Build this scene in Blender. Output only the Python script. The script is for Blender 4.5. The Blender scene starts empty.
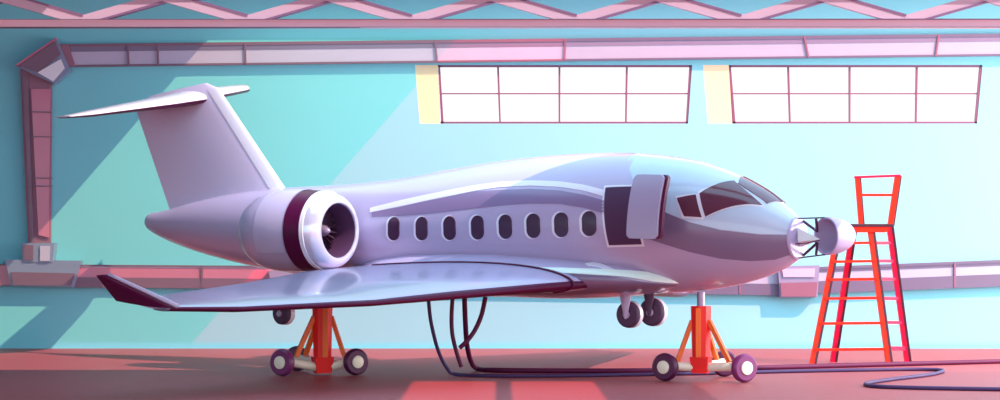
import bpy, bmesh, math, random
from mathutils import Vector, Matrix
from mathutils.bvhtree import BVHTree
random.seed(4)
PI = math.pi
C = bpy.context.scene.collection

# ------------------------------------------------------------------ camera geometry
F = 2000.0; H = 2.94; HY = 255.0           # focal length in pixels, eye height, horizon row
def P(px, py, D):
    return Vector(((px-500)*D/F, D, H+(HY-py)*D/F))

# ------------------------------------------------------------------ materials
def lin(c):
    return tuple(((v/255)/12.92 if v/255 <= .04045 else ((v/255+.055)/1.055)**2.4) for v in c)
def mat(name, rgb, rough=.5, metal=0, coat=0, emit=None, estr=0, noise=0, nscale=3, spec=.5):
    m = bpy.data.materials.new(name); m.use_nodes = True
    nt = m.node_tree; b = nt.nodes['Principled BSDF']
    c = lin(rgb)
    b.inputs['Base Color'].default_value = (*c, 1)
    b.inputs['Roughness'].default_value = rough
    b.inputs['Metallic'].default_value = metal
    b.inputs['Coat Weight'].default_value = coat
    b.inputs['Coat Roughness'].default_value = .08
    b.inputs['Specular IOR Level'].default_value = spec
    if emit:
        b.inputs['Emission Color'].default_value = (*lin(emit), 1)
        b.inputs['Emission Strength'].default_value = estr
    if noise:
        tc = nt.nodes.new('ShaderNodeTexCoord'); n = nt.nodes.new('ShaderNodeTexNoise')
        n.inputs['Scale'].default_value = nscale; n.inputs['Detail'].default_value = 4
        mx = nt.nodes.new('ShaderNodeMix'); mx.data_type = 'RGBA'
        mx.inputs['A'].default_value = (*[v*(1-noise) for v in c], 1)
        mx.inputs['B'].default_value = (*[min(1, v*(1+noise)) for v in c], 1)
        nt.links.new(tc.outputs['Object'], n.inputs['Vector'])
        nt.links.new(n.outputs['Fac'], mx.inputs['Factor'])
        nt.links.new(mx.outputs['Result'], b.inputs['Base Color'])
    return m
M = dict(
    wall=mat('teal_wall_paint', (124, 206, 219), .8, noise=.03, nscale=.25, spec=.2),
    floor=mat('brick_red_floor_coating', (160, 76, 80), .5, noise=.03, nscale=.6, spec=.3),
    roof=mat('roof_sheet', (120, 150, 175), .8),
    frame=mat('mauve_window_frame', (112, 74, 106), .5),
    shutter=mat('pale_yellow_paint', (224, 216, 176), .7),  # colour of the window reveals, not a shutter
    glass=mat('bright_daylit_glass', (40, 40, 44), .2, emit=(255, 255, 255), estr=1.05),
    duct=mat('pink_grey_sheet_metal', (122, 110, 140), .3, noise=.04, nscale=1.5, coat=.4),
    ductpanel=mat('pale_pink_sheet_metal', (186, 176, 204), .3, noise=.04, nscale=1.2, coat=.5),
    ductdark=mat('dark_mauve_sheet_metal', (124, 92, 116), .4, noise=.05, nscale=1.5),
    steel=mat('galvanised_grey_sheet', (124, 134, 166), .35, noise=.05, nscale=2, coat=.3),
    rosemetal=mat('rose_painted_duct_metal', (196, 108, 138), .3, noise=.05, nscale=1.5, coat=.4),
    maroonduct=mat('maroon_duct_frame', (146, 98, 122), .45),
    truss=mat('dusty_rose_steel_paint', (226, 176, 188), .45, coat=.3),
    truss_shade=mat('plum_shaded_flange', (125, 92, 125), .5),  # dark shade side of the girder bars, painted on the flanges
    body=mat('lilac_aircraft_paint', (188, 174, 206), .24, coat=.4, noise=.015, nscale=.4),
    door=mat('grey_lilac_door_paint', (172, 160, 190), .35, coat=.3),
    mint=mat('pale_mint_stripe_paint', (232, 250, 236), .3, coat=.4),
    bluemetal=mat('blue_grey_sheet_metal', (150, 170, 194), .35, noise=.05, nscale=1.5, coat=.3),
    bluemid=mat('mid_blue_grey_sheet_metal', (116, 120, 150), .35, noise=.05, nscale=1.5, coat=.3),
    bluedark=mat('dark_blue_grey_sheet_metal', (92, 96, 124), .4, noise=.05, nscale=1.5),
    ice=mat('ice_blue_lit_paint', (190, 208, 226), .22, coat=.5),
    grey=mat('mauve_grey_band_paint', (128, 112, 142), .3, coat=.4),
    mauve=mat('mauve_reflection_paint', (142, 120, 158), .3, coat=.4),
    brace=mat('mauve_grey_steel_paint', (196, 168, 184), .5, coat=.1),
    finp=mat('pale_lilac_fin_paint', (228, 214, 240), .24, coat=.4),
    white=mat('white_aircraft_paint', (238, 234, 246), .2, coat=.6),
    maroon=mat('deep_maroon_paint', (84, 10, 58), .4, spec=.3),
    plum=mat('dark_plum_interior', (84, 52, 84), .6, spec=.2),
    cabin=mat('plum_cabin_glass', (72, 42, 70), .25),
    cockpit=mat('maroon_cockpit_glass', (96, 46, 64), .12, coat=.4),
    chrome=mat('polished_lilac_intake_lip', (222, 220, 240), .18, metal=.35, coat=.5),
    fan=mat('fan_blade_metal', (110, 78, 104), .35, metal=.5),
    tyre=mat('dark_plum_tyre', (84, 58, 88), .6),
    strut=mat('lilac_gear_strut', (196, 184, 214), .3),
    jred=mat('vivid_red_jack_paint', (255, 30, 22), .45, coat=.1),
    jorange=mat('orange_jack_paint', (255, 110, 20), .45, coat=.1),
    cream=mat('cream_enamel', (250, 240, 214), .4, coat=.2),
    jtyre=mat('deep_purple_caster_tyre', (82, 12, 66), .45, coat=.2),
    jtyre2=mat('purple_caster_tyre', (124, 38, 100), .45, coat=.2),
    ram=mat('mauve_steel_ram', (168, 148, 174), .3, metal=.4),
    lred=mat('orange_red_ladder_paint', (250, 40, 8), .5, spec=.25),
    lcrim=mat('crimson_ladder_paint', (226, 8, 60), .5, spec=.25),
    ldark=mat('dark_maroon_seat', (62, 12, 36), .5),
    hose=mat('maroon_rubber_hose', (88, 12, 60), .55, spec=.3),
    cable=mat('dark_violet_rubber_cable', (72, 50, 92), .55, spec=.3),
    radome=mat('lilac_radome_composite', (190, 176, 214), .35, coat=.3),
    radar=mat('pale_mint_radar_plate', (238, 250, 248), .4),
)
def sun_filter(name, tint):
    m = bpy.data.materials.new(name); m.use_nodes = True; nt = m.node_tree
    nt.nodes.remove(nt.nodes['Principled BSDF'])
    t = nt.nodes.new('ShaderNodeBsdfTransparent'); t.inputs[0].default_value = (*tint, 1)
    nt.links.new(t.outputs[0], nt.nodes['Material Output'].inputs[0])
    return m

# ------------------------------------------------------------------ mesh helpers
def obj(name, bm, m, parent=None, smooth=False, ang=None):
    bmesh.ops.recalc_face_normals(bm, faces=bm.faces)
    me = bpy.data.meshes.new(name); bm.to_mesh(me); bm.free()
    me.materials.append(m)
    if smooth:
        me.polygons.foreach_set('use_smooth', [True]*len(me.polygons))
        if ang: me.set_sharp_from_angle(angle=math.radians(ang))
    o = bpy.data.objects.new(name, me); C.objects.link(o)
    if parent: o.parent = parent
    return o
def tag(o, label=None, cat=None, group=None, kind=None):
    for k, v in (('label', label), ('category', cat), ('group', group), ('kind', kind)):
        if v: o[k] = v
    return o
def empty(name, loc, rz=0, **kw):
    o = bpy.data.objects.new(name, None); C.objects.link(o)
    o.location = loc; o.rotation_euler = (0, 0, rz)
    return tag(o, **kw)
def box(bm, lo, hi, bevel=0):
    vs = [bm.verts.new((x, y, z)) for x in (lo[0], hi[0]) for y in (lo[1], hi[1]) for z in (lo[2], hi[2])]
    fs = [(0,1,3,2),(4,6,7,5),(0,4,5,1),(2,3,7,6),(0,2,6,4),(1,5,7,3)]
    faces = [bm.faces.new([vs[i] for i in f]) for f in fs]
    if bevel:
        es = list({e for f in faces for e in f.edges})
        bmesh.ops.bevel(bm, geom=es, offset=bevel, segments=2, affect='EDGES', profile=.5)
def hexa(bm, a, b):
    """a, b: two quads (4 points each) joined into a solid"""
    va = [bm.verts.new(p) for p in a]; vb = [bm.verts.new(p) for p in b]
    bm.faces.new(va); bm.faces.new(vb[::-1])
    n = len(va)
    for i in range(n):
        bm.faces.new((va[i], va[(i+1) % n], vb[(i+1) % n], vb[i]))
def frame_of(d):
    d = d.normalized(); up = Vector((0, 0, 1))
    if abs(d.z) > .95: up = Vector((0, 1, 0))
    s = d.cross(up).normalized(); return s, s.cross(d).normalized()
def bar(bm, a, b, w, t, up=None):
    """rectangular bar from a to b, w wide along side, t along the other"""
    a = Vector(a); b = Vector(b); s, u = frame_of(b-a)
    if up is not None:
        u = Vector(up) - (b-a).normalized()*Vector(up).dot((b-a).normalized()); u.normalize(); s = (b-a).normalized().cross(u)
    q = lambda c: [c+s*w/2*i+u*t/2*j for i, j in ((-1,-1),(1,-1),(1,1),(-1,1))]
    hexa(bm, q(a), q(b))
def rings(bm, rs, cap=True, closed=True):
    prev = None; allr = []
    for r in rs:
        cur = [bm.verts.new(p) for p in r]
        if prev:
            n = len(cur)
            for i in range(n if closed else n-1):
                j = (i+1) % n
                bm.faces.new((prev[i], prev[j], cur[j], cur[i]))
        prev = cur; allr.append(cur)
    if cap and closed:
        bm.faces.new(allr[0][::-1]); bm.faces.new(allr[-1])
    return allr
def catmull(pts, n=8):
    pts = [Vector(p) for p in pts]; out = []
    for i in range(len(pts)-1):
        p0 = pts[max(i-1, 0)]; p1 = pts[i]; p2 = pts[i+1]; p3 = pts[min(i+2, len(pts)-1)]
        for k in range(n):
            t = k/n
            out.append(.5*((2*p1)+(p2-p0)*t+(2*p0-5*p1+4*p2-p3)*t*t+(3*p1-p0-3*p2+p3)*t**3))
    out.append(pts[-1]); return out
def tube(bm, pts, r, n=10, smooth=8, rend=None):
    if smooth: pts = catmull(pts, smooth)
    pts = [Vector(p) for p in pts]
    s = None; rs = []
    for i, p in enumerate(pts):
        d = (pts[min(i+1, len(pts)-1)]-pts[max(i-1, 0)]).normalized()
        if s is None: s, u = frame_of(d)
        else:
            s = (s-d*s.dot(d)).normalized(); u = s.cross(d).normalized()
        rr = r if rend is None else r+(rend-r)*i/(len(pts)-1)
        rs.append([p+s*math.cos(a*2*PI/n)*rr+u*math.sin(a*2*PI/n)*rr for a in range(n)])
    rings(bm, rs)
def lathe(bm, prof, o, axis, n=40, cap=True):
    """prof: (distance along axis, radius)"""
    o = Vector(o); axis = Vector(axis).normalized(); s, u = frame_of(axis)
    rings(bm, [[o+axis*d+(s*math.cos(2*PI*k/n)+u*math.sin(2*PI*k/n))*max(r, .0005) for k in range(n)] for d, r in prof], cap=cap)

# ------------------------------------------------------------------ the hangar
DW = 62.9
SUN = Vector((-.60, .46, -.69)).normalized()
ZR = 11.0
bm = bmesh.new(); box(bm, (-45, -5, -.3), (50, 64, 0))
tag(obj('floor', bm, M['floor']), kind='structure')

# back wall with two real window openings
def wp(px): return (px-500)*DW/F
def wz(py): return H+(HY-py)*DW/F
WIN = [(415, 438, 692, 441, 688), (703, 729, 982.5, 733, 977)]   # reveal left, frame top-left, top-right, bottom-left, bottom-right
ZT, ZB = wz(65), wz(123.5)
xs = [-45] + [v for w in WIN for v in (wp(w[0]), wp(w[2]))] + [50]
bm = bmesh.new()
box(bm, (xs[0], DW, ZT), (xs[-1], DW+.5, ZR)); box(bm, (xs[0], DW, 0), (xs[-1], DW+.5, ZB))
for i in (0, 2, 4): box(bm, (xs[i], DW, ZB), (xs[i+1], DW+.5, ZT))
tag(obj('wall_back', bm, M['wall']), kind='structure')
bm = bmesh.new(); box(bm, (-45, -5, 0), (-44.6, DW, ZR))
tag(obj('wall_left', bm, M['wall']), kind='structure')

for k, (sl, tl, tr, bl, br) in enumerate(WIN):
    w = empty('window_%d' % (k+1), (wp(tl), DW+.1, ZB), kind='structure')
    inv = Vector(w.location)
    def W(px, py, y): return Vector((wp(px), y, wz(py)))-inv
    y0, y1 = DW+.02, DW+.2
    fr = bmesh.new()
    def strip(a, b, c, d, ya, yb):
        hexa(fr, [W(*p, ya) for p in (a, b, c, d)], [W(*p, yb) for p in (a, b, c, d)])
    t = 2.2
    strip((tl, 65), (tr, 65), (tr-1.5, 67), (tl+1, 67), y0, y1)
    strip((bl-1, 121.6), (br+1, 121.6), (br, 123.6), (bl, 123.6), y0, y1)
    strip((tl, 65), (tl+2, 65), (bl+2.6, 123.6), (bl, 123.6), y0, y1)
    strip((tr-2.4, 65), (tr, 65), (br, 123.6), (br-2, 123.6), y0, y1)
    obj('window_frame', fr, M['frame'], w)
    mid = [(498, 500), (559.5, 559.5), (627, 626)] if k == 0 else [(788.5, 790.2), (850, 850), (917.3, 916.3)]
    for a, b in mid:
        fr = bmesh.new(); strip((a-1, 66.6), (a+1, 66.6), (b+.8, 122), (b-.8, 122), y0+.03, y1-.03)
        obj('mullion', fr, M['frame'], w)
    fr = bmesh.new(); strip((tl+2, 92.8), (tr-2, 92.8), (tr-2, 94), (tl+2, 94), y0+.05, y1-.05)
    obj('transom', fr, M['frame'], w)
    fr = bmesh.new(); strip((tl+.5, 65.5), (tr-1, 65.5), (br-.5, 123.2), (bl+.5, 123.2), DW+.13, DW+.16)
    obj('window_pane', fr, M['glass'], w)
    fr = bmesh.new(); strip((sl, 65), (tl-.2, 65), (bl-.6, 123.5), (sl+5, 123.5), y0, y1)
    obj('window_shutter', fr, M['shutter'], w)  # window reveal built as a flat pale yellow panel
    fr = bmesh.new()   # wall filler wedges where the opening is not square
    strip((sl-.2, 64.8), (sl, 65), (sl+5, 123.6), (sl-.2, 123.6), DW+.001, y1)
    strip((tr, 65), (tr+.1, 65), (tr+.1, 123.6), (br, 123.6), DW+.001, y1)
    obj('jamb_infill', fr, M['wall'], w)

# unseen roof; added openings and tints shape the sun patches; panes: (x0, x1, y0, y1, tint)
GAP = .87
SUN_PANES = [(-8.05, -.16, 55.6, DW-GAP, (.36, .50, .36)),      # added row lighting the left back wall, dimming tint
       (-.16, 40, 55.6, DW-GAP, (.95, .46, .44)),               # added row lighting the rest of the back wall, warm tint
       (-8.05, 40, 43, 55.6, (.47, .66, .78)),            # tinted row over the jet
       (14, 40, 30, 43, (.22, .46, .58)),
       (7.55, 9.68, 32.5, 39.2, (.60, .34, .38)), (9.82, 11.95, 32.5, 39.2, (.60, .34, .38))]
def roof():
    bm = bmesh.new()
    xs = sorted({-45, 50, *[s[0] for s in SUN_PANES], *[s[1] for s in SUN_PANES]})
    ys = sorted({24, DW+.5, *[s[2] for s in SUN_PANES], *[s[3] for s in SUN_PANES]})
    for i in range(len(xs)-1):
        for j in range(len(ys)-1):
            cx = (xs[i]+xs[i+1])/2; cy = (ys[j]+ys[j+1])/2
            if any(s[0] < cx < s[1] and s[2] < cy < s[3] for s in SUN_PANES): continue
            box(bm, (xs[i], ys[j], ZR), (xs[i+1], ys[j+1], ZR+.25))
    tag(obj('ceiling', bm, M['roof']), kind='structure')
    for k, s in enumerate(SUN_PANES):
        bm = bmesh.new()
        vs = [bm.verts.new(p) for p in ((s[0], s[2], ZR+.12), (s[1], s[2], ZR+.12), (s[1], s[3], ZR+.12), (s[0], s[3], ZR+.12))]
        bm.faces.new(vs)
        tag(obj('window_%d' % (k+3), bm, sun_filter('sun_filter_glass_%d' % k, s[4])), kind='structure')  # added unseen panes, each tinting and cutting the sun
roof()

# ------------------------------------------------------------------ roof truss
DT = 45.0
tr = empty('roof_truss', P(500, 28, DT), label='long rose pink steel lattice girder spanning the hangar just under the roof', cat='girder')
o0 = Vector(tr.location)
def T(px, py, dy=0): return P(px, py, DT)+Vector((0, dy, 0))-o0
bm = bmesh.new()
hexa(bm, [T(-60, 19.6), T(1060, 18.8), T(1060, 27.6), T(-60, 27)], [T(-60, 19.6, .25), T(1060, 18.8, .25), T(1060, 27.6, .25), T(-60, 27, .25)])
obj('bottom_chord', bm, M['truss'], tr)
for yy, h in ((19.3, .25), (26.9, .25)):
    bm = bmesh.new(); hexa(bm, [T(-60, yy, -.03), T(1060, yy-.6+.8*(yy > 25), -.03), T(1060, yy+h+.2, -.03), T(-60, yy+h, -.03)], [T(-60, yy, .28), T(1060, yy, .28), T(1060, yy+h, .28), T(-60, yy+h, .28)])
    obj('chord_shaded_flange', bm, M['truss_shade'], tr)
bm = bmesh.new(); hexa(bm, [T(-60, -12), T(1060, -12), T(1060, -4), T(-60, -4)], [T(-60, -12, .25), T(1060, -12, .25), T(1060, -4, .25), T(-60, -4, .25)])
obj('top_chord', bm, M['truss'], tr)
k = -1
while True:
    xb = 80+165*k
    if xb > 1090: break
    for sgn in (-1, 1):
        dy_ = .06+.03*(sgn > 0); a = T(xb-sgn*2, 20.2, dy_+.12); b = T(xb+sgn*86, -5, dy_+.12)
        bm = bmesh.new(); bar(bm, a, b, .18, .21, up=(0, 0, 1))
        d = obj('diagonal_brace', bm, M['brace'], tr)
        off = Vector((0, -.01, -.12*sgn))
        bm = bmesh.new(); bar(bm, a+off, b+off, .2, .05, up=(0, 0, 1))
        obj('brace_shaded_flange', bm, M['truss_shade'], d)
    k += 1

# ------------------------------------------------------------------ ducts on the back wall
DD = 62.72
def quad_solid(bm, pts, D0, D1, o):
    """outline given as picture points at depth D0, carried straight back to D1"""
    a = [P(x, y, D0) for x, y in pts]
    hexa(bm, [p-o for p in a], [Vector((p.x, D1, p.z))-o for p in a])
def duct_run(parent, o, L, R, seams, frac=(.0, .12, .34, .93, 1), D=DD, pan=None, edge=None):
    edge = edge or M['ductdark']
    """L,R = (px, ytop, ybot)"""
    def at(px, f):
        u = (px-L[0])/(R[0]-L[0]); t = L[1]+(R[1]-L[1])*u; b = L[2]+(R[2]-L[2])*u
        return (px, t+(b-t)*f)
    def band(f0, f1, x0, x1, D0, D1, m, name):
        bm = bmesh.new(); quad_solid(bm, [at(x0, f0), at(x1, f0), at(x1, f1), at(x0, f1)], D0, D1, o)
        return obj(name, bm, m, parent)
    band(0, 1, L[0], R[0], D, DW-.02, M['duct'] if pan is None else pan[0], 'duct_body')
    band(frac[0]-.02, frac[1], L[0], R[0], D-.04, D+.1, edge, 'top_flange')
    band(frac[1], frac[2], L[0], R[0], D-.015, D+.1, M['maroonduct'] if pan is None else pan[1], 'upper_panel')
    band(frac[3], frac[4]+.02, L[0], R[0], D-.04, D+.1, edge, 'bottom_flange')
    for s in seams:
        s0, s1 = (s, s) if not isinstance(s, tuple) else s
        a = at(s0, .02); b = at(s1, .98)
        bm = bmesh.new(); quad_solid(bm, [(a[0]-.9, a[1]), (a[0]+.9, a[1]), (b[0]+.9, b[1]), (b[0]-.9, b[1])], D-.06, D+.1, o)
        obj('seam_band', bm, M['ductdark'], parent)
du = empty('ventilation_duct', P(35, 287, DD), label='boxy pink metal air duct running under the roof, bending down the wall at left', cat='duct')
o = Vector(du.location)
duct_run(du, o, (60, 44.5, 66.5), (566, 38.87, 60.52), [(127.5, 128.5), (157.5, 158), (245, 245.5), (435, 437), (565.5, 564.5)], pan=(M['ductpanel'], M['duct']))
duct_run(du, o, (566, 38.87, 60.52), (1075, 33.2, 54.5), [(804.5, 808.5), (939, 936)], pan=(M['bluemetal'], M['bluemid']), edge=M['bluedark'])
bm = bmesh.new(); quad_solid(bm, [(60, 44.5), (68, 45), (75, 66.3), (68, 66.5)], DD-.12, DW-.02, o); obj('end_collar', bm, M['maroonduct'], du)
# vertical drop
bm = bmesh.new(); quad_solid(bm, [(20, 66), (51.2, 80), (50.3, 244), (28, 244)], DD, DW-.02, o); dv = obj('down_duct', bm, M['maroonduct'], du)
bm = bmesh.new(); quad_solid(bm, [(22.5, 75), (28, 77), (34, 243), (30.5, 243)], DD-.06, DD+.1, o); obj('side_flange', bm, M['ductdark'], dv)
bm = bmesh.new(); quad_solid(bm, [(31, 89), (50, 89), (48.5, 237.5), (38.5, 235)], DD-.08, DD+.1, o); obj('front_panel', bm, M['rosemetal'], dv)
for yy in (111.8, 136.5, 177.8, 185.8):
    bm = bmesh.new(); quad_solid(bm, [(29.5, yy-.6), (51, yy-.2), (51, yy+.9), (29.5, yy+.5)], DD-.14, DD+.1, o); obj('seam_band', bm, M['ductdark'], dv)
# elbow box
bm = bmesh.new(); quad_solid(bm, [(14.5, 65.5), (56.3, 37.5), (70, 70), (54, 83.8)], DD-.22, DW-.02, o); el = obj('elbow', bm, M['steel'], du)
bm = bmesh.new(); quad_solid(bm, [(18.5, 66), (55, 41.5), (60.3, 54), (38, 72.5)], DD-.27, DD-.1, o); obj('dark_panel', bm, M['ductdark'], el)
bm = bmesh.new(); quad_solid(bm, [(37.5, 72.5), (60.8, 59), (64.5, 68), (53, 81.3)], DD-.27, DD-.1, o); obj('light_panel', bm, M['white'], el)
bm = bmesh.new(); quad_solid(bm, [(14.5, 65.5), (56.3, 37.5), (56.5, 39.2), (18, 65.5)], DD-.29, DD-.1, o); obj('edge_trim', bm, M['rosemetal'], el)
# base boxes
bm = bmesh.new(); quad_solid(bm, [(21.5, 243), (54.5, 243), (52.5, 262), (22.8, 262)], DD-.25, DW-.02, o); b1 = obj('duct_collar', bm, M['steel'], du)
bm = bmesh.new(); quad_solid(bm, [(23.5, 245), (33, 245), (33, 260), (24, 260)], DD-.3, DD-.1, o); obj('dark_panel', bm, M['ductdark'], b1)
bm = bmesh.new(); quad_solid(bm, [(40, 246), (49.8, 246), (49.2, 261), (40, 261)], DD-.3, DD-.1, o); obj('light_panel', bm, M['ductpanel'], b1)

dl = empty('wall_duct', P(40, 287, DD+.1), label='low horizontal metal duct along the back wall behind the jet', cat='duct')
o = Vector(dl.location)
bm = bmesh.new(); quad_solid(bm, [(4.8, 259.5), (80.5, 260.8), (73.5, 287.3), (11.5, 285.8)], DD-.22, DW-.02, o); b2 = obj('junction_box', bm, M['steel'], dl)
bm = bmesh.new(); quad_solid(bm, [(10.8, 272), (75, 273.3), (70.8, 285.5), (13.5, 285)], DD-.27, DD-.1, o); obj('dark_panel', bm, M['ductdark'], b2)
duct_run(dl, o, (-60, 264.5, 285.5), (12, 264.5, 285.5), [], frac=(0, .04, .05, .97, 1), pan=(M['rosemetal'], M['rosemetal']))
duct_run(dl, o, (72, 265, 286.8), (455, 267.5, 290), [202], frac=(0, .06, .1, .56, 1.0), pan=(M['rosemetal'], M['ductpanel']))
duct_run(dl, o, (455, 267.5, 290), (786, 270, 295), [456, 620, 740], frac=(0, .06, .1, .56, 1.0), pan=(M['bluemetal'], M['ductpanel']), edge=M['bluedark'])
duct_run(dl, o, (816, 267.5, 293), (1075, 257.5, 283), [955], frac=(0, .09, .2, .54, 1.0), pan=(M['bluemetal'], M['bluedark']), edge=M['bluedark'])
bm = bmesh.new(); quad_solid(bm, [(778, 266.5), (819.5, 265.3), (817.5, 297.5), (780, 297.5)], DD-.22, DW-.02, o); b3 = obj('junction_box', bm, M['steel'], dl)
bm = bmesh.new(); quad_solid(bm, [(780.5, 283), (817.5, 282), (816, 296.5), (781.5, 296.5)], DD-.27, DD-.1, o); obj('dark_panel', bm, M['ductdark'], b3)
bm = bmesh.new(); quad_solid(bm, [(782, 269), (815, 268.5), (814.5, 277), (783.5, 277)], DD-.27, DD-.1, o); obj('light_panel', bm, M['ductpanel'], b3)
bm = bmesh.new(); quad_solid(bm, [(268, 270.5), (292, 270.8), (289.5, 283.5), (271.5, 283)], DD-.3, DW-.02, o); obj('duct_clamp', bm, M['steel'], dl)

# ------------------------------------------------------------------ the jet
AL = math.radians(35); CA, SA = math.cos(AL), math.sin(AL); DC = 50.0
jet = empty('business_jet', (0, DC, 0), -AL, label='large lilac-white twin-engine business jet raised on red jacks with its nose cone open', cat='aircraft')
def L(px, py, lat=0):
    k = (px-500)/F
    s = (k*(DC-CA*lat)+SA*lat)/(CA+SA*k)
    D = DC-SA*s-CA*lat
    return Vector((s, -lat, H+(HY-py)*D/F))
def tolocal(p):
    d = Vector(p)-Vector((0, DC, 0)); return Vector((d.x*CA-d.y*SA, d.x*SA+d.y*CA, d.z))
TAB = [(147.5, 218, 227), (151, 213.5, 230.5), (160, 211.5, 236), (175, 208, 243), (200, 201, 252), (240, 193, 263), (290, 187.5, 273), (350, 184, 282), (400, 178.5, 287),
       (450, 170, 290), (500, 161.5, 292), (550, 156, 293), (600, 153, 293.5), (640, 153, 293.5), (670, 156, 293), (700, 161.5, 291), (735, 174, 285.5),
       (765, 190, 277), (785, 205.5, 268), (797, 217, 259.5)]
ST = []
for px, a, b in TAB:
    p = L(px, a); q = L(px, b); ST.append((p.x, (p.z+q.z)/2, (p.z-q.z)/2))
def interp(s):
    if s <= ST[0][0]: return ST[0][1:]
    if s >= ST[-1][0]: return ST[-1][1:]
    for i in range(len(ST)-1):
        if ST[i][0] <= s <= ST[i+1][0]:
            x0, x1 = ST[i][0], ST[i+1][0]; h = x1-x0; t = (s-x0)/h; out = []
            for c in (1, 2):
                def sl(j):
                    if j == 0: return (ST[1][c]-ST[0][c])/(ST[1][0]-ST[0][0])
                    if j == len(ST)-1: return (ST[-1][c]-ST[-2][c])/(ST[-1][0]-ST[-2][0])
                    return (ST[j+1][c]-ST[j-1][c])/(ST[j+1][0]-ST[j-1][0])
                m0, m1 = sl(i)*h, sl(i+1)*h; y0, y1 = ST[i][c], ST[i+1][c]
                out.append((2*t**3-3*t*t+1)*y0+(t**3-2*t*t+t)*m0+(-2*t**3+3*t*t)*y1+(t**3-t*t)*m1)
            return out
def surf(s, th, off=0, side=1):
    zc, a = interp(s)
    e = .01; z2, a2 = interp(s+e)
    v = lambda ss, zc, a, t: Vector((ss, -side*a*.97*math.cos(t), zc+a*math.sin(t)))
    p = v(s, zc, a, th)
    if not off: return p
    ds = v(s+e, z2, a2, th)-p; dt = v(s, zc, a, th+e)-p
    n = ds.cross(dt).normalized()
    if n.dot(p-Vector((s, 0, zc))) < 0: n.negate()
    return p+n*off
s0, s1 = ST[0][0], ST[-1][0]
NS, NR = 150, 72
fus = bmesh.new(); rs = []
for i in range(NS+1):
    u = i/NS
    s = s0+(s1-s0)*(u if u > .06 else .06*(u/.06)**1.6)
    rs.append([surf(s, 2*PI*k/NR) for k in range(NR)])
rings(fus, rs)
bmesh.ops.recalc_face_normals(fus, faces=fus.faces)
BV = BVHTree.FromBMesh(fus)
obj('fuselage', fus, M['body'], jet, True, 50)
CAML = tolocal((0, 0, H))
def hit(px, py):
    tgt = tolocal(P(px, py, 50)); loc, n, i, d = BV.ray_cast(CAML, (tgt-CAML).normalized())
    if loc is None: return None
    zc, a = interp(loc.x)
    return loc.x, math.atan2(loc.z-zc, -loc.y/.97)
def patch(name, corners, off, m, parent, nu=14, nv=10, side=1, thick=.02):
    """corners: (s, theta) x4 in order; a curved plate lying on the fuselage"""
    a, b, c, d = corners
    bm = bmesh.new(); g = {}
    for lay, oo in ((0, off), (1, off-thick)):
        for i in range(nu+1):
            for j in range(nv+1):
                u, v = i/nu, j/nv
                s = (a[0]*(1-u)+b[0]*u)*(1-v)+(d[0]*(1-u)+c[0]*u)*v
                t = (a[1]*(1-u)+b[1]*u)*(1-v)+(d[1]*(1-u)+c[1]*u)*v
                g[lay, i, j] = bm.verts.new(surf(s, t, oo, side))
    for lay in (0, 1):
        for i in range(nu):
            for j in range(nv):
                bm.faces.new((g[lay, i, j], g[lay, i+1, j], g[lay, i+1, j+1], g[lay, i, j+1]))
    rim = [(i, 0) for i in range(nu)]+[(nu, j) for j in range(nv)]+[(i, nv) for i in range(nu, 0, -1)]+[(0, j) for j in range(nv, 0, -1)]
    for k in range(len(rim)):
        p, q = rim[k], rim[(k+1) % len(rim)]
        bm.faces.new((g[0, p[0], p[1]], g[0, q[0], q[1]], g[1, q[0], q[1]], g[1, p[0], p[1]]))
    return obj(name, bm, m, parent, True, 40)

# cabin windows: slot shaped panes in white frames
def slot(sc, zc0, w, h, n=28):
    out = []
    for k in range(n):
        a = 2*PI*k/n; x = math.cos(a)*w; z = math.sin(a)*w+(h-w)*(1 if math.sin(a) > 0 else -1)
        out.append((sc+x, zc0+z))
    return out
def s_t(s, z):
    zc, a = interp(s); return s, math.asin(max(-1, min(1, (z-zc)/a)))
def slot_plate(name, s, z, w, h, off, thick, m, parent):
    bm = bmesh.new(); R = []
    for f in (0.02, .35, .7, 1):
        R.append([surf(*s_t(s+(x-s)*f, z+(y-z)*f), off) for x, y in slot(s, z, w, h)])
    R.append([surf(*s_t(x, y), off-thick) for x, y in slot(s, z, w, h)])
    rings(bm, R)
    return obj(name, bm, m, parent, True, 40)
for i in range(8):
    px = 394+i*27.9; py = 228.8-5.2*(i/7)**1.6
    h_ = hit(px, py)
    zc, a = interp(h_[0]); z = zc+a*math.sin(h_[1])
    fr = slot_plate('cabin_window', h_[0]-.055, z, (.212), .315, .015, .05, M['white'], jet)
    slot_plate('window_pane', h_[0], z, .19, .29, .03, .03, M['cabin'], fr)

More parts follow.
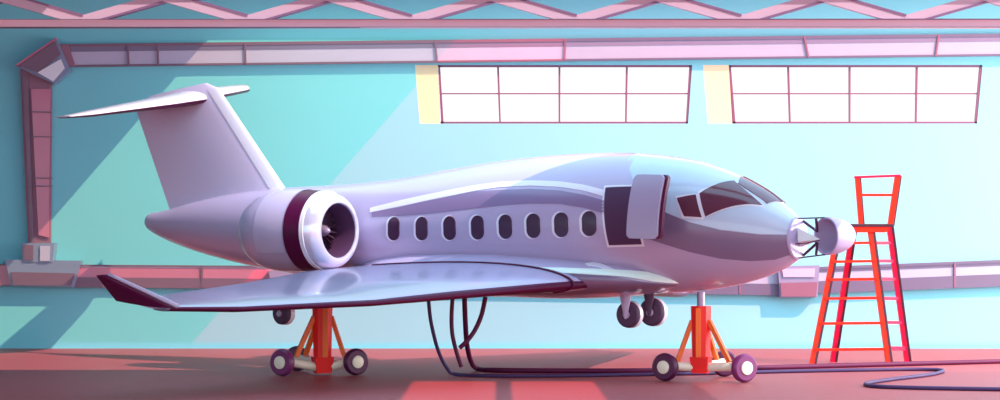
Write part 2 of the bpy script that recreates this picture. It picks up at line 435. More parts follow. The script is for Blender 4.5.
# cockpit glazing
c1 = [hit(677, 198.5), hit(696, 195), hit(702, 217.5), hit(684.5, 216.5)]
c2 = [hit(699.5, 194), hit(734, 181.5), hit(762, 205.5), hit(705.5, 217)]
tA = hit(738, 184); tD = hit(767, 204)
sB = L(742, 176).x; sC = L(781.5, 201).x
c3 = [tA, (sB, PI/2-.04), (sC, PI/2-.04), tD]
def grow(c, k):
    cs = sum(p[0] for p in c)/4; ct = sum(p[1] for p in c)/4
    return [(p[0]+(p[0]-cs)*k+(.07 if p[0] > cs else -.07), p[1]+(.045 if p[1] > ct else -.045)) for p in c]
def fgrow(c, ds, dt): return [(c[0][0]-ds, c[0][1]+dt), (c[1][0]+ds, c[1][1]+dt), (c[2][0]+ds, c[2][1]-dt), (c[3][0]-ds, c[3][1]-dt)]
for side in (1, -1):
    for c, nm in ((c1, 'side_pane'), (c2, 'side_pane')):
        fr = patch('cockpit_window', fgrow(c, .045, .03), .012, M['white'], jet, 16, 10, side, .04)
        patch(nm, c, .03, M['cockpit'], fr, 16, 10, side)
    g_ = fgrow(c3, .045, .035); g_[1] = (g_[1][0], PI/2); g_[2] = (g_[2][0], PI/2)
    fr2 = patch('windscreen_frame', g_, .013, M['white'], jet, 14, 12, side, .04)
    patch('windscreen', c3, .03, M['cockpit'], fr2, 12, 12, side)

def poly(pts, x):
    for (x0, y0), (x1, y1) in zip(pts, pts[1:]):
        if x0 <= x <= x1: return y0+(y1-y0)*(x-x0)/(x1-x0)
    return pts[-1][1]
def ribbon(name, top, bot, m, off=.010, n=44, nv=8, both=True):
    x0, x1 = bot[0][0], bot[-1][0]; cols = []
    for i in range(n+1):
        x = x0+(x1-x0)*i/n; b_ = hit(x, poly(bot, x))
        if b_ is None: continue
        if top is None:
            t_ = (b_[0], PI/2)
        else: t_ = hit(x, poly(top, x))
        if t_ is None: continue
        cols.append([((t_[0]*(1-j/nv)+b_[0]*j/nv), (t_[1]*(1-j/nv)+b_[1]*j/nv)) for j in range(nv+1)])
    for side in ((1, -1) if both else (1,)):
        bm = bmesh.new(); lay = []
        for oo in (off, off-.03):
            lay.append([[bm.verts.new(surf(s, t, oo, side)) for s, t in c] for c in cols])
        for l in lay:
            for i in range(len(l)-1):
                for j in range(nv): bm.faces.new((l[i][j], l[i+1][j], l[i+1][j+1], l[i][j+1]))
        a_, b_ = lay; nn = len(a_)-1
        rim = [(i, 0) for i in range(nn)]+[(nn, j) for j in range(nv)]+[(i, nv) for i in range(nn, 0, -1)]+[(0, j) for j in range(nv, 0, -1)]
        for k in range(len(rim)):
            p, q = rim[k], rim[(k+1) % len(rim)]
            bm.faces.new((a_[p[0]][p[1]], a_[q[0]][q[1]], b_[q[0]][q[1]], b_[p[0]][p[1]]))
        obj(name, bm, m, jet, True, 30)
ribbon('highlight_streak', [(370, 208), (400, 200.5), (425, 195), (450, 190), (475, 185.3), (500, 182), (530, 180.5), (560, 181.5), (585, 185), (604, 190)],
       [(370, 212.5), (400, 206.5), (425, 201), (450, 196), (475, 190.8), (500, 187.3), (530, 185.7), (560, 187), (585, 191), (604, 196.5)], M['white'])  # highlight streak above the cabin windows, painted onto the skin
ribbon('reflection_band', [(372, 212.6), (400, 207.3), (425, 201.8), (450, 196.8), (475, 191.5), (500, 190), (530, 189), (560, 190.5), (585, 195), (604, 200.5)],
       [(372, 217), (400, 215.8), (425, 213.6), (450, 211), (475, 208), (500, 205.5), (530, 203.5), (560, 203.8), (585, 208), (604, 213.5)], M['mauve'])  # dark reflection under the highlight, painted onto the skin
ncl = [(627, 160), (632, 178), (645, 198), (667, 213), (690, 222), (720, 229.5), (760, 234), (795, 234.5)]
ribbon('lit_nose_crown', None, ncl, M['ice'], .008, 60, 16)  # light on the upper nose, painted in pale blue
ribbon('nose_shade_band', [(646, 199), (667, 213.5), (690, 222.5), (720, 230), (760, 234.6), (795, 235)],
       [(646, 238), (667, 245), (690, 252), (720, 258.5), (750, 261), (775, 259.5), (795, 253)], M['grey'], .009)  # shade on the lower nose, painted as a grey band

# door opening, frame and the open door panel
dc = [hit(606, 188), hit(639, 187), hit(642, 244), hit(609.5, 245)]
def dmove(c, ds, dt): return [(p[0]+(ds if i in (1, 2) else -ds), p[1]+(dt if i in (0, 1) else -dt)) for i, p in enumerate(c)]
fr = patch('door_frame', dmove(dc, .06, .035), .01, M['white'], jet, 6, 20)
patch('door_opening', dc, .025, M['plum'], fr, 6, 20)
def slabdoor():
    # a curved slab standing off the skin
    def ring(pts, lat_of):
        return [Vector((s, -lat_of(s, z), z)) for s, z in pts]
    tl, trr, brr, bll = L(629.5, 174, 2.35), L(660, 174.5, 2.35), L(663, 239, 2.2), L(632.5, 238.5, 2.2)
    zc = 2.35+1.1
    def lat(z, off): 
        t = (z-3.35)/2.05
        return 2.42*math.sqrt(max(.05, 1-t*t*.55))+off-.02
    nz, nx = 22, 10
    for name, m, o0_, o1_, sh in (('cabin_door', M['door'], .0, .07, 0), ('door_lining', M['maroon'], -.12, -.004, .07)):
        bm = bmesh.new(); g = {}
        for lay, off in ((0, o1_), (1, o0_)):
            for i in range(nx+1):
                for j in range(nz+1):
                    u, v = i/nx, j/nz
                    p = (tl*(1-u)+trr*u)*(1-v)+(bll*(1-u)+brr*u)*v
                    # rounded corners
                    uu, vv = u-.5, v-.5; r = .12
                    fx = fz = 1
                    dv = max(0, abs(vv)-(.5-r*.6))/(r*.6)
                    fx = 1-(1-math.sqrt(max(0, 1-dv*dv*.98)))*.22
                    cs_ = (tl*(1-.5)+trr*.5)*(1-v)+(bll*.5+brr*.5)*v
                    s = cs_.x+(p.x-cs_.x)*fx
                    g[lay, i, j] = bm.verts.new((s+sh, -lat(p.z, off), p.z))
        for lay in (0, 1):
            for i in range(nx):
                for j in range(nz):
                    bm.faces.new((g[lay, i, j], g[lay, i+1, j], g[lay, i+1, j+1], g[lay, i, j+1]))
        rim = [(i, 0) for i in range(nx)]+[(nx, j) for j in range(nz)]+[(i, nz) for i in range(nx, 0, -1)]+[(0, j) for j in range(nz, 0, -1)]
        for k in range(len(rim)):
            p, q = rim[k], rim[(k+1) % len(rim)]
            bm.faces.new((g[0, p[0], p[1]], g[0, q[0], q[1]], g[1, q[0], q[1]], g[1, p[0], p[1]]))
        if name == 'cabin_door': d0 = obj(name, bm, m, jet, True, 35)
        else: obj(name, bm, m, d0, True, 35)
    for z in (3.5, 4.5):
        bm = bmesh.new(); sx = trr.x-.75
        zz, aa = interp(sx)
        la = aa*.97*math.cos(math.asin((z-zz)/aa))
        bar(bm, (sx, -la+.05, z), (sx, -lat(z, -.1), z), .07, .1)
        obj('hinge_arm', bm, M['plum'], d0)
slabdoor()

# wings
def foil(le, te, tu, tl, n=22, lo=0, hi=1):
    """closed section; le, te points; upper/lower heights"""
    ch = te-le
    f = lambda x: 2*5*(.2969*math.sqrt(x)-.126*x-.3516*x*x+.2843*x**3-.1036*x**4)*1.0
    up = []; dn = []
    for i in range(n+1):
        x = (1-math.cos(PI*i/n))/2
        up.append(le+ch*x+Vector((0, 0, f(x)*tu))); dn.append(le+ch*x-Vector((0, 0, f(x)*tl)))
    return up, dn
def wing_sections(side):
    secs = []
    # lat, LE s, TE s, LE z, TE z, tu, tl
    K = [(1.0, 4.15, -3.9, 2.26, 2.64, .33, .17), (1.6, 3.76, -3.7, 2.27, 2.62, .38, .30), (2.2, 3.5, -3.6, 2.24, 2.60, .38, .28), (3.4, 2.78, -3.35, 2.13, 2.55, .30, .21), (6.5, 1.25, -2.75, 1.88, 2.28, .17, .14),
         (9.4, -.05, -2.3, 1.80, 2.08, .10, .12), (10.9, -.72, -2.12, 1.83, 2.02, .06, .09)]
    for i in range(len(K)-1):
        for t in range(6):
            u = t/6; v = [K[i][c]*(1-u)+K[i+1][c]*u for c in range(7)]; secs.append(v)
    secs.append(list(K[-1]))
    return secs
for side in (1, -1):
    rs = []; band = []
    for lat_, a, b, za, zb, tu, tl in wing_sections(side):
        le = Vector((a, -side*lat_, za)); te = Vector((b, -side*lat_, zb))
        up, dn = foil(le, te, tu, tl)
        rs.append(up+dn[-2:0:-1])
        w_ = min(1, max(0, (lat_-1.6)/3.2)); xl = .010+.34*w_**1.5; xu = .003+.016*w_; f_ = lambda x: 10*(.2969*math.sqrt(x)-.126*x-.3516*x*x+.2843*x**3-.1036*x**4)
        e0 = le+Vector((.014, 0, 0)); ch = te-e0
        band.append([e0+ch*(xu*(j/4)**2)+Vector((0, 0, f_(xu*(j/4)**2)*tu+.004)) for j in (4, 3, 2, 1, 0)]+[e0+ch*(xl*(j/12)**2)-Vector((0, 0, f_(xl*(j/12)**2)*(tl+.012))) for j in range(1, 13)]+[e0+ch*xl-Vector((0, 0, f_(xl)*(tl+.012)-.03)), e0+Vector((-.07, 0, 0))])
    bm = bmesh.new(); rings(bm, rs); w = obj('wing', bm, M['body'], jet, True, 40)
    bm = bmesh.new(); rings(bm, band); obj('leading_edge_band', bm, M['maroon'], w, True, 50)
    up, dn = foil(Vector((3.58, -side*2.14, 2.245)), Vector((-3.61, -side*2.14, 2.60)), .385, .29)
    bm = bmesh.new(); tube(bm, [p+Vector((0, 0, .005)) for p in dn[4:0:-1]+up[:17]], .028, 8, 0); obj('root_seal', bm, M['maroon'], w, True)
    # winglet
    rs = []; e_ = []
    for u in [k/8 for k in range(9)]:
        q = [L(176, 307.5, 10.85), L(116, 301, 10.95), L(107, 275.5, 11.35), L(96, 275.5, 11.4)]
        le = q[0]*(1-u)+q[2]*u; te = q[1]*(1-u)+q[3]*u
        le.y *= side; te.y *= side
        n = 12; up = []; dn = []; t = .10*(1-.5*u)
        for i in range(n+1):
            x = (1-math.cos(PI*i/n))/2; f = 1.9*math.sqrt(x)*(1-x)
            up.append(le+(te-le)*x+Vector((0, side*f*t*.9, f*t*.5))); dn.append(le+(te-le)*x-Vector((0, side*f*t*.9, f*t*.5)))
        rs.append(up+dn[-2:0:-1]); e_.append(le+Vector((.03, side*.02, .03)))
    bm = bmesh.new(); rings(bm, rs); wl = obj('winglet', bm, M['maroon'], w, True, 40)
    bm = bmesh.new(); tube(bm, e_, .05, 10, 0, .035); obj('winglet_edge', bm, M['strut'], w, True)

# wing-to-body fairing
def fair(t, a, k=1.0, up=0):
    f = max(0, 1-abs(t)**(3 if t < 0 else 3.6))**.5; tp_ = max(0, t)
    h_ = .60*(1-.12*tp_) if math.sin(a) > 0 else .60*(1-.62*tp_**2)
    return Vector((.75+4.98*t*k, -(2.06*f*k*(1-.10*tp_**2)+.003)*math.copysign(abs(math.cos(a))**.8, math.cos(a)), 2.50-.2*tp_+up+(h_*f*k+.003)*math.sin(a)))
bm = bmesh.new(); n = 60
rings(bm, [[fair(math.sin((-1+2*i/n)*PI/2), 2*PI*k/40) for k in range(40)] for i in range(n+1)]); FB = BVHTree.FromBMesh(bm); fa = obj('wing_fairing', bm, M['body'], jet, True, 60)
bm = bmesh.new(); g = []
for i in range(40):
    u = i/39; t = .10+.895*math.sin(u*PI/2); lo = .22-1.1*max(0, (u-.5)/.5)**1.5; hi = .3+.35*min(1, u*1.5)
    g.append([fair(t, lo+(hi-lo)*j/10, 1.012) for j in range(11)])
rings(bm, g, closed=False); obj('fairing_stripe', bm, M['mint'], fa, True)
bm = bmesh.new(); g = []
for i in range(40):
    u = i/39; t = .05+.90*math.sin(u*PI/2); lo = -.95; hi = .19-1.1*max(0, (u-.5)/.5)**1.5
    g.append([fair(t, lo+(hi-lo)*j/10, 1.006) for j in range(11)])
rings(bm, g, closed=False); obj('fairing_band', bm, M['grey'], fa, True)  # darker mauve-grey band below the mint stripe
def fhit(px, py):
    tgt = tolocal(P(px, py, 50)); loc, n_, i, d = FB.ray_cast(CAML, (tgt-CAML).normalized()); return loc
q = [fhit(585, 264), fhit(596, 262), fhit(617, 271), fhit(597, 274)]
if all(q):
    bm = bmesh.new(); nrm = (q[1]-q[0]).cross(q[3]-q[0]).normalized()
    if nrm.y > 0: nrm.negate()
    hexa(bm, [p+nrm*.02 for p in q], [p-nrm*.05 for p in q]); obj('access_panel', bm, M['white'], fa)
# fin
def fin_sec(sl, zl, st, zt, th, n=14):
    le = Vector((sl, 0, zl)); te = Vector((st, 0, zt)); up = []; dn = []
    for i in range(n+1):
        x = (1-math.cos(PI*i/n))/2; f = 2*math.sqrt(x)*(1-x)*1.3
        p = le+(te-le)*x
        up.append(p+Vector((0, -th*f, 0))); dn.append(p+Vector((0, th*f, 0)))
    return up+dn[-2:0:-1]
bl_ = L(289, 190); bt_ = L(172, 216); tl_ = L(218, 88); tt_ = L(137, 113); tm = L(190, 82.5)
bl_.z -= .35; bl_.x += .2
bm = bmesh.new(); rs = []
for k in range(11):
    u = k/10
    a = bl_*(1-u)+tl_*u; b = bt_*(1-u)+tt_*u
    rs.append(fin_sec(a.x, a.z, b.x, b.z, .17*(1-.35*u)))
a = L(207, 83); b = L(150, 96); rs.append(fin_sec(a.x, a.z, b.x, b.z, .07))
rings(bm, rs); fin = obj('tail_fin', bm, M['finp'], jet, True, 40)
# white leading edge of the fin
bm = bmesh.new(); rs = []
for k in range(11):
    u = k/10
    a = bl_*(1-u)+tl_*u; b = bt_*(1-u)+tt_*u; a = a+Vector((.015, 0, .01)); th = .175*(1-.35*u)+.008
    sec = []
    le = Vector((a.x, 0, a.z)); te = Vector((b.x, 0, b.z))
    for sgn in (-1, 1):
        row = []
        for i in range(7):
            x = .10*(i/6)**1.5; f = 2*math.sqrt(x)*(1-x)*1.3; row.append(le+(te-le)*x+Vector((0, sgn*th*f, 0)))
        sec += row[::-1] if sgn == -1 else row[1:]
    rs.append(sec)
rings(bm, rs); obj('fin_leading_edge', bm, M['white'], fin, True, 50)
# rudder seam
# tailplane (T-tail), each half a mesh
for side, tipz, rootz in ((1, 6.66, 7.28), (-1, 7.85, 7.34)):
    rs = []
    Kt = [(.0, -9.85, -12.6, rootz+.02, .25), (1.0, -10.15, -12.5, rootz*.7+tipz*.3+.02, .2), (3.1, -11.15, -12.25, rootz*.12+tipz*.88, .09), (3.55, -11.6, -12.35, tipz, .03)]
    if side == -1: Kt = [(0., -9.85, -12.3, rootz, .19), (1.0, -10.1, -12.1, rootz*.65+tipz*.35, .2), (2.8, -10.9, -12.1, rootz*.1+tipz*.9, .15), (3.15, -11.3, -12.1, tipz, .04)]
    for i in range(len(Kt)-1):
        for t in range(5):
            u = t/5; v = [Kt[i][c]*(1-u)+Kt[i+1][c]*u for c in range(5)]
            up, dn = foil(Vector((v[1], -side*v[0], v[3])), Vector((v[2], -side*v[0], v[3])), v[4], v[4]*.6); rs.append(up+dn[-2:0:-1])
    v = Kt[-1]; up, dn = foil(Vector((v[1], -side*v[0], v[3])), Vector((v[2], -side*v[0], v[3])), v[4], v[4]*.6); rs.append(up+dn[-2:0:-1])
    bm = bmesh.new(); rings(bm, rs); tp = obj('tailplane', bm, M['white'], jet, True, 40)
    # dark underside strip along the leading edge
    rs = []
    for v in Kt:
        up, dn = foil(Vector((v[1]+.01, -side*v[0], v[3]-.012)), Vector((v[2], -side*v[0], v[3])), v[4]*.1, v[4]*.6+.012)
        rs.append([up[0]]+dn[1:14]+[dn[13]+Vector((0, 0, .02))])
    bm = bmesh.new(); rings(bm, rs); obj('lower_edge_band', bm, M['maroon'], tp, True, 50)

# engines
def lathe_part(name, prof, o_, m, parent, n=64, cap=False, ang=40):
    bm = bmesh.new(); lathe(bm, prof, o_, (-1, 0, 0), n, cap)
    return obj(name, bm, m, parent, True, ang)
for side in (1, -1):
    eo = Vector((-3.12, -side*2.5, H+(HY-230.7)*49.8/F))
    nac = lathe_part('engine_nacelle', [(.35, .93), (.42, .99), (.75, 1.01), (1.25, 1.03), (1.7, 1.035), (2.1, 1.0), (2.45, .90), (2.72, .74), (2.85, .56), (2.85, .50), (2.3, .48), (2.3, .7), (.45, .7), (.35, .93)], eo, M['body'], jet)
    lathe_part('maroon_band', [(.46, .96), (.47, 1.008), (.97, 1.03), (.98, 1.0)], eo, M['maroon'], nac)
    lip = lathe_part('intake_lip', [(.4, .70), (.12, .665), (.05, .672), (.01, .69), (-.0, .72), (.01, .77), (.06, .85), (.16, .92), (.28, .965), (.38, .985), (.4, .70)], eo, M['chrome'], nac)
    lathe_part('lip_ring', [(.36, .96), (.36, .998), (.47, 1.012), (.47, .97)], eo, M['white'], nac)
    lathe_part('intake_duct', [(.045, .667), (.09, .655), (.5, .62), (.95, .62), (1.0, .61), (1.0, .02), (1.02, .64), (.5, .66), (.06, .675)], eo, M['plum'], nac)
    bm = bmesh.new()
    for k in range(20):
        a = 2*PI*k/20; r0, r1 = .14, .585; tw = .10
        q = []
        for r, dx in ((r0, .07), (r1, .12)):
            for sg in (-1, 1):
                aa = a+sg*(.09 if r == r1 else .12); q.append(eo+Vector((-(.62+sg*dx*.5), math.cos(aa)*r, math.sin(aa)*r)))
        c = [q[0], q[1], q[3], q[2]]
        hexa(bm, c, [p+Vector((-.02, 0, 0)) for p in c])
    f = obj('fan', bm, M['fan'], nac)
    bm = bmesh.new(); lathe(bm, [(.3, .001), (.34, .06), (.44, .12), (.6, .16), (.9, .16)], eo, (-1, 0, 0), 24); obj('spinner', bm, M['ram'], f, True, 60)
    lathe_part('exhaust_cone', [(2.4, .30), (2.75, .26), (3.1, .12), (3.25, .005)], eo, M['fan'], nac, 32)
    # thrust reverser panel standing proud at the back of the nacelle
    bm = bmesh.new(); g = []
    for t_, rr in ((.99, 1.045), (1.4, 1.058), (1.75, 1.052), (1.95, 1.03), (1.95, .98), (.99, 1.0)):
        g.append([eo+Vector((-t_, -side*math.cos(a)*rr, math.sin(a)*rr)) for a in [-.55+2.6*k/24 for k in range(25)]])
    rings(bm, g, closed=False); obj('reverser_panel', bm, M['strut'], nac, True, 40)
    # pylon
    bm = bmesh.new()
    hexa(bm, [Vector((x, -side*1.0, z)) for x, z in ((-4.0, 3.35), (-4.0, 3.6), (-6.2, 3.62), (-6.2, 3.4))], [Vector((x, -side*1.62, z)) for x, z in ((-4.1, 3.35), (-4.1, 3.6), (-5.7, 3.6), (-5.7, 3.4))])
    obj('engine_pylon', bm, M['body'], jet)

# nose: bulkhead, radar, hinged radome, stays
z0, a0 = interp(s1)
bo = Vector((s1, 0, z0))
bm = bmesh.new(); lathe(bm, [(-.06, a0*.9), (-.06, a0*1.0), (.02, a0*1.02), (.05, a0*.97), (.05, a0*.9)], bo, (1, 0, 0), 48, True)
bk = obj('nose_bulkhead', bm, M['radome'], jet, True, 40)
bm = bmesh.new()
for (y_, z_, t_) in ((0, .02, 1), (0, 0, 0)):
    pass
tip = bo+Vector((.62, -.06, -.03))
plate = [bo+Vector((.06, -.1, .24)), bo+Vector((.1, .12, .06)), bo+Vector((.06, .1, -.2)), bo+Vector((.1, -.16, -.08))]
vs = [bm.verts.new(p) for p in plate]; vt = bm.verts.new(tip)
for i in range(4): bm.faces.new((vs[i], vs[(i+1) % 4], vt))
bm.faces.new(vs[::-1])
obj('radar_antenna', bm, M['radar'], bk)
bm = bmesh.new(); tube(bm, [bo+Vector((.1, -.30, -.13)), bo+Vector((.35, -.22, -.11)), tip+Vector((0, -.03, -.01))], .014, 6); obj('antenna_wire', bm, M['plum'], bk)
RC = L(826.5, 236, .10)         # centre of the radome's rim
ax_w = Vector((.86, .50, .02)).normalized()
ax = Vector((ax_w.x*CA-ax_w.y*SA, ax_w.x*SA+ax_w.y*CA, ax_w.z))
bm = bmesh.new(); prof = []
RL, RR = .74, .43
for k in range(15):
    t = k/14; prof.append((RL*math.sin(t*PI/2)*1.0, RR*math.cos(t*PI/2)**.85 if t < 1 else .004))
inner = [(d*.9+.0, r*.9) for d, r in prof][::-1]
lathe(bm, [(0, RR*.88)]+[(-.03, RR*.93), (-.02, RR*.99)]+prof, RC, ax, 48, False); rd = obj('radome', bm, M['radome'], jet, True, 50)
bm = bmesh.new(); lathe(bm, [(0, RR*.89)]+inner[::-1][1:], RC, ax, 48, False); obj('radome_lining', bm, M['strut'], rd, True, 50)
ss, uu = frame_of(ax)
def rim(a, base):  # points on the two rims
    if base: return bo+Vector((.03, -math.cos(a)*a0*.9, math.sin(a)*a0*.93))
    v = RC+ss*0
    # rim circle measured by camera-up / camera-side
    up = Vector((0, 0, 1)); up = (up-ax*up.dot(ax)).normalized(); sd = ax.cross(up)
    return RC+(up*math.sin(a)+sd*math.cos(a)*(-1 if sd.y > 0 else 1)*-1)*RR*.96
for nm, a, b in (('upper_stay', PI/2, PI/2), ('lower_stay', -PI/2, -PI/2)):
    bm = bmesh.new(); tube(bm, [rim(a, 1), rim(b, 0)], .016, 8, 0); obj(nm, bm, M['plum'], rd)
for a, b in ((PI/2, .1), (.25, PI/2-.1), (-PI/2, -.1), (-.25, -PI/2+.1)):
    p = bo+Vector((.05, .1, math.sin(a)*a0*.95)); q = rim(PI/2 if a*1 < .5 and a > 0 or a == -PI/2 and False else (-PI/2 if a < 0 else PI/2), 0)
for zt in (1, -1):
    A = bo+Vector((.05, .22, zt*a0*.80)); B = (bo+RC)/2+Vector((.10, .08, zt*.13)); Cc = bo*.35+RC*.65+Vector((0, .0, zt*.40)); 
    bm = bmesh.new(); tube(bm, [A, B], .032, 8, 0); tube(bm, [B, Cc], .032, 8, 0); obj('folding_strut', bm, M['plum'], rd)

# landing gear
def gear(px, py, lat_, r, top_z, name='landing_gear', strut='strut', wide=.26, back=-1):
    c = L(px, py, lat_)
    bm = bmesh.new(); rs = []
    for z, w_, t_ in ((top_z, .34, .16), (c.z+r*1.0, .26, .12), (c.z-.02, .11, .08), (c.z-.1, .06, .06)):
        rs.append([Vector((c.x+w_/2*math.cos(a), c.y+back*wide*.62+t_/2*math.sin(a)-.02, z)) for a in [2*PI*k/16 for k in range(16)]])
    rings(bm, rs); st = obj(name, bm, M[strut], jet, True, 40)
    bm = bmesh.new(); lathe(bm, [(-wide/2, r*.55), (-wide/2, r*.85), (-wide*.35, r*.97), (0, r), (wide*.35, r*.97), (wide/2, r*.85), (wide/2, r*.55)], c, (0, 1, 0), 40); wh = obj('wheel', bm, M['tyre'], st, True, 40)
    bm = bmesh.new(); lathe(bm, [(-wide*.1, r*.9), (-wide*.1, r*1.012), (wide*.4, r*1.012), (wide/2+.02, r*.88), (wide/2+.05, r*.2)], c, (0, 1, 0), 40); obj('hub', bm, M['white'], wh, True, 40)
    bm = bmesh.new(); lathe(bm, [(-wide/2-.02, r*.3), (-wide/2-.05, r*.25), (-wide/2-.05, .01)], c, (0, 1, 0), 24); obj('hub', bm, M['strut'], wh, True, 40)
    return st
gear(629.5, 314.5, .18, .32, 2.15)
gear(653, 312, -.45, .34, 2.15, strut='tyre')
gear(283.5, 313.5, 5.2, .265, 2.2, back=1)

# ------------------------------------------------------------------ jacks
def jack(name, px, D, wheels, col_top, post_top, label, flip=1):
    base = Vector(((px-500)*D/F, D, 0))
    j = empty(name, base, label=label, cat='aircraft jack', group='tripod aircraft jacks')
    k = D/F
    def Q(dx, py, dy=0): return Vector((dx*k, dy, H+(HY-py)*k))
    gz = lambda py: H+(HY-py)*k
    bh, tp = gz(358), gz(col_top)
    n = 8
    def prism(z0_, z1_, r0, r1, nm, m, par=j, nn=8, rot=PI/8):
        bm = bmesh.new(); rings(bm, [[Vector((r*math.cos(rot+2*PI*i/nn), r*math.sin(rot+2*PI*i/nn), z)) for i in range(nn)] for z, r in ((z0_, r0), (z1_, r1))])
        return obj(nm, bm, m, par)
    col = prism(bh, tp, 9.4*k, 10.8*k, 'column', M['jred'])
    # orange panel on one face of the column
    bm = bmesh.new(); box(bm, (flip*3.6*k-2.6*k, -10.2*k, bh+.03), (flip*3.6*k+2.6*k, -9.2*k, tp-.05)); obj('column_panel', bm, M['jorange'], col)
    bm = bmesh.new(); rings(bm, [[Vector((r*math.cos(2*PI*i/20), r*math.sin(2*PI*i/20), z)) for i in range(20)] for z, r in ((tp-.02, 4*k), (post_top, 4*k))])
    obj('ram', bm, M['ram'], j, True, 40)
    bb = gz(373)
    blk = prism(bb, bh+.03, 10.5*k, 13.5*k, 'base_block', M['jred'], nn=4, rot=PI/4+.35*flip)
    cz = .30
    for wx, wy, r, m in wheels:
        c = Vector((wx*k, wy, r))
        d = Vector((c.x, c.y, 0)); dn = d.normalized()
        a = dn*.12; a.z = gz(367)-0; 
        e = c-dn*.05; e.z = r+.03
        bm = bmesh.new(); tube(bm, [Vector((a.x, a.y, a.z)), e], .105, 14, 0); obj('axle_arm', bm, M['cream'], j, True, 40)
        # brace
        s_ = dn*(9*k); s_.z = bh+(tp-bh)*.72
        e2 = dn*(d.length*.66); e2.z = e.z+.1
        bm = bmesh.new(); bar(bm, s_, e2, .11, .10); obj('brace', bm, M['jorange'], j)
        # wheel: axle points outward, to the camera side when near
        axd = Vector((dn.x*.55, -.84, 0)).normalized() if wy < .5 else Vector((-dn.x*.3, .95, 0)).normalized()
        wv = .2
        bm = bmesh.new(); lathe(bm, [(-wv/2, r*.5), (-wv/2, r*.84), (-wv*.3, r*.97), (0, r), (wv*.3, r*.97), (wv/2, r*.84), (wv/2, r*.5)], c, axd, 44); w_ = obj('wheel', bm, M[m], j, True, 40)
        bm = bmesh.new(); lathe(bm, [(wv/2-.03, r*.48), (wv/2+.03, r*.46), (wv/2+.045, r*.38)], c, axd, 32); obj('hub', bm, M['cream'], w_, True, 35)
    return j
jack('aircraft_jack', 322.5, 49.0, [(-38, -.5, .335, 'jtyre2'), (33.5, -.1, .33, 'jtyre'), (-32, 1.6, .32, 'jtyre')], 300, 2.42,
     'red tripod jack with cream hubs holding up the wing, below the engine', 1)
jack('aircraft_jack', 701, 46.7, [(-36, -.1, .33, 'jtyre'), (40, -.6, .335, 'jtyre2'), (31, 1.6, .32, 'jtyre')], 306, surf(5.74, -PI/2).z-.03,
     'red tripod jack with cream hubs under the jet nose, grey ram showing', -1)

# ------------------------------------------------------------------ ladder chair
D1, D2 = 53.4, 55.0
ld = empty('step_ladder', (((860-500)*54/F), 54.2, 0), label='tall red double-sided step ladder with a high railed seat beside the jet nose', cat='ladder')
o = Vector(ld.location)
def floorpt(px, D): return Vector(((px-500)*D/F, D, 0))
Zp = H+(HY-226)*54.2/F
def at_z(px, D, z): return Vector(((px-500)*D/F, D, z))
FL0, FL1 = floorpt(811.5, D1), at_z(839, D1+.5, Zp)
FR0, FR1 = floorpt(888.5, D1), at_z(869.5, D1+.5, Zp)
BL0, BL1 = floorpt(832.5, D2), at_z(853, D2-.5, Zp)
BR0, BR1 = floorpt(907, D2), at_z(889, D2-.5, Zp)
for a, b, m in ((FL0, FL1, 'lred'), (FR0, FR1, 'lred'), (BL0, BL1, 'lcrim'), (BR0, BR1, 'lcrim')):
    bm = bmesh.new(); bar(bm, a-o, b-o, .11, .13, up=(1, 0, 0)); r = obj('rail', bm, M[m], ld)
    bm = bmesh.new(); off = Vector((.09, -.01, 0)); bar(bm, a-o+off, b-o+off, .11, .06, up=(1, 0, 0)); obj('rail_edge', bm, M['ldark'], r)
def onrail(a, b, py, D): 
    z = H+(HY-py)*D/F; t = max(0, min(1, z/Zp)); return a+(b-a)*t
for py in (243, 261.5, 279.5, 298.5, 323.5, 349.5):
    p, q = onrail(FL0, FL1, py+.3, D1), onrail(FR0, FR1, py-.4, D1)
    bm = bmesh.new(); bar(bm, p-o, q-o, .16, .07, up=(0, 0, 1)); obj('rung', bm, M['lred'], ld)
for py in (243, 261, 279, 298.5, 322.5, 348.5):
    p, q = onrail(BL0, BL1, py, D2), onrail(BR0, BR1, py, D2)
    q2 = onrail(FR0, FR1, py, D1)
    bm = bmesh.new(); bar(bm, q2-o, q-o, .06, .085 if py < 340 else .12, up=(0, 0, 1)); obj('side_rung', bm, M['lcrim'], ld)
    p2 = onrail(FL0, FL1, py, D1)
x0, x1 = (838-500)*54/F, (891.5-500)*54/F
bm = bmesh.new(); box(bm, (x0-o.x, D1+.35-o.y, Zp-.03), (x1-o.x, D2-.35-o.y, Zp+.05), .01); obj('seat', bm, M['ldark'], ld)
bm = bmesh.new(); box(bm, (x0+.03-o.x, D1+.38-o.y, Zp-.17), (x1-.12-o.x, D1+.44-o.y, Zp-.03)); obj('seat_apron', bm, M['lred'], ld)
bm = bmesh.new(); box(bm, (x0+.1-o.x, D2-.42-o.y, Zp-.17), (x1-.05-o.x, D2-.36-o.y, Zp-.03)); obj('seat_apron', bm, M['lcrim'], ld)
DB = 54.2
def B(px, py): return P(px, py, DB)-o
for a, b, w_ in ((B(861, 226), B(857.2, 178), .12), (B(890, 226), B(897.5, 176), .14)):
    bm = bmesh.new(); bar(bm, a, b, .10, w_, up=(1, 0, 0)); r = obj('backrest_post', bm, M['lred'], ld)
    off = Vector((.09 if a.x > B(880, 0).x else .075, .02, 0))
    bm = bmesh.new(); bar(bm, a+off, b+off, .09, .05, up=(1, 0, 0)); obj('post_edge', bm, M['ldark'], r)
bm = bmesh.new(); bar(bm, B(854.5, 177.3), B(900.3, 175.6), .12, .06, up=(0, 0, 1)); obj('top_rail', bm, M['lcrim'], ld)
bm = bmesh.new(); bar(bm, B(859, 195), B(894, 195), .08, .07, up=(0, 0, 1)); obj('backrest_bar', bm, M['lred'], ld)

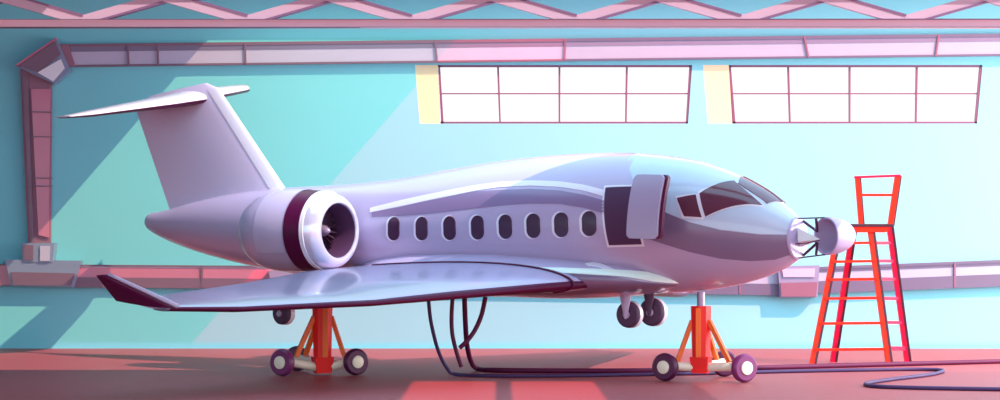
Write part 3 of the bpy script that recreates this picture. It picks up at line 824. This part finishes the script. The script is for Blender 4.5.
# ------------------------------------------------------------------ hoses
def floorc(px, py, r):
    D = F*(H-r)/(py-HY); return P(px, py, D)
def hose(name, top, ground, r, m, label, cat='hose', group=None):
    """top: list of world points (hanging part); ground: pixel points on the floor"""
    pts = [Vector(p) for p in top]+[floorc(x, y, r) for x, y in ground]
    b0 = Vector((pts[-1].x, pts[-1].y, 0))
    bm = bmesh.new(); tube(bm, [p-b0 for p in pts], r, 12, 8)
    ob = obj(name, bm, m, None, True); ob.location = b0
    return tag(ob, label, cat, group)
DH = 47.6
hose('power_cable', [P(428.5, 300, DH), P(431, 322, DH), P(438, 350, DH+.3), P(447, 368, DH+.6)],
     [(457, 374.5), (500, 375.8), (560, 375.6), (620, 374.8), (700, 373.4), (800, 371), (880, 369.6), (925, 369.3), (943, 370.6), (930, 374.5), (890, 379.5), (866, 383.5), (876, 386.2), (920, 387.8), (1000, 389.2), (1060, 390)],
     .045, M['cable'], 'thin dark violet cable dropping from the wing and looping across the floor to the right', 'cable')
hose('refuelling_hose', [P(464.5, 298, DH+1), P(465.5, 325, DH+1.2), P(467, 345, DH+1.6), P(471, 361, DH+2.2)],
     [(478, 368.8), (500, 370.2), (580, 370.8), (660, 370.3), (760, 367.6), (860, 365), (1000, 361.3), (1060, 359.8)],
     .062, M['hose'], 'thick maroon hose hanging from the wing then running along the floor behind the nose jack')
hose('drain_hose', [P(452.5, 299, DH), P(451.5, 318, DH), P(452.5, 335, DH), P(456.5, 352, DH), P(461.5, 367, DH)], [], .05, M['hose'],
     'short maroon hose hanging from the wing, left of the thickest hose, ending above the floor')
hose('drain_hose', [P(485.5, 297, DH), P(481.5, 315, DH), P(475, 330, DH-.1), P(467, 341, DH-.2), P(459.5, 348, DH-.2)], [], .055, M['hose'],
     'curved maroon hose hanging from the wing and crossing in front of the thickest hose')

# ------------------------------------------------------------------ light
sc = bpy.context.scene
w = bpy.data.worlds.new('World'); sc.world = w; w.use_nodes = True
nt = w.node_tree; bg = nt.nodes['Background']
tc = nt.nodes.new('ShaderNodeTexCoord'); sp = nt.nodes.new('ShaderNodeSeparateXYZ'); rmp = nt.nodes.new('ShaderNodeValToRGB')
nt.links.new(tc.outputs['Generated'], sp.inputs[0]); nt.links.new(sp.outputs['Z'], rmp.inputs[0]); nt.links.new(rmp.outputs[0], bg.inputs[0])
rmp.color_ramp.elements[0].position = 0; rmp.color_ramp.elements[0].color = (.33, .39, .46, 1)
rmp.color_ramp.elements[1].position = .8; rmp.color_ramp.elements[1].color = (.72, .86, 1.0, 1)
bg.inputs[1].default_value = 4.0
sl_ = bpy.data.lights.new('sun', 'SUN'); sl_.energy = 11; sl_.angle = math.radians(.3); sl_.color = (1, .57, .44)
so = bpy.data.objects.new('sun', sl_); C.objects.link(so); so.location = (10, 30, 30)
so.rotation_euler = SUN.to_track_quat('-Z', 'Y').to_euler()
# added area light off to the right, brightens the wall towards that side
al = bpy.data.lights.new('side_fill_light', 'AREA'); al.shape = 'RECTANGLE'; al.size = 24; al.size_y = 9; al.energy = 5600; al.color = (1, .9, .88)
ao = bpy.data.objects.new('side_fill_light', al); C.objects.link(ao); ao.location = (24, 50, 5); ao.rotation_euler = Vector((-1, .12, 0)).to_track_quat('-Z', 'Y').to_euler()

cam = bpy.data.cameras.new('camera'); cam.sensor_width = 36; cam.lens = 72; cam.shift_y = (HY-200)/1000; cam.clip_end = 300
co = bpy.data.objects.new('camera', cam); C.objects.link(co); co.location = (0, 0, H); co.rotation_euler = (PI/2, 0, 0)
sc.camera = co
sc.view_settings.view_transform = 'Standard'; sc.view_settings.look = 'None'
sc.view_settings.exposure = 0; sc.view_settings.gamma = 1; sc.view_settings.use_curve_mapping = False
sc.cycles.use_denoising = True
sc.cycles.max_bounces = 8
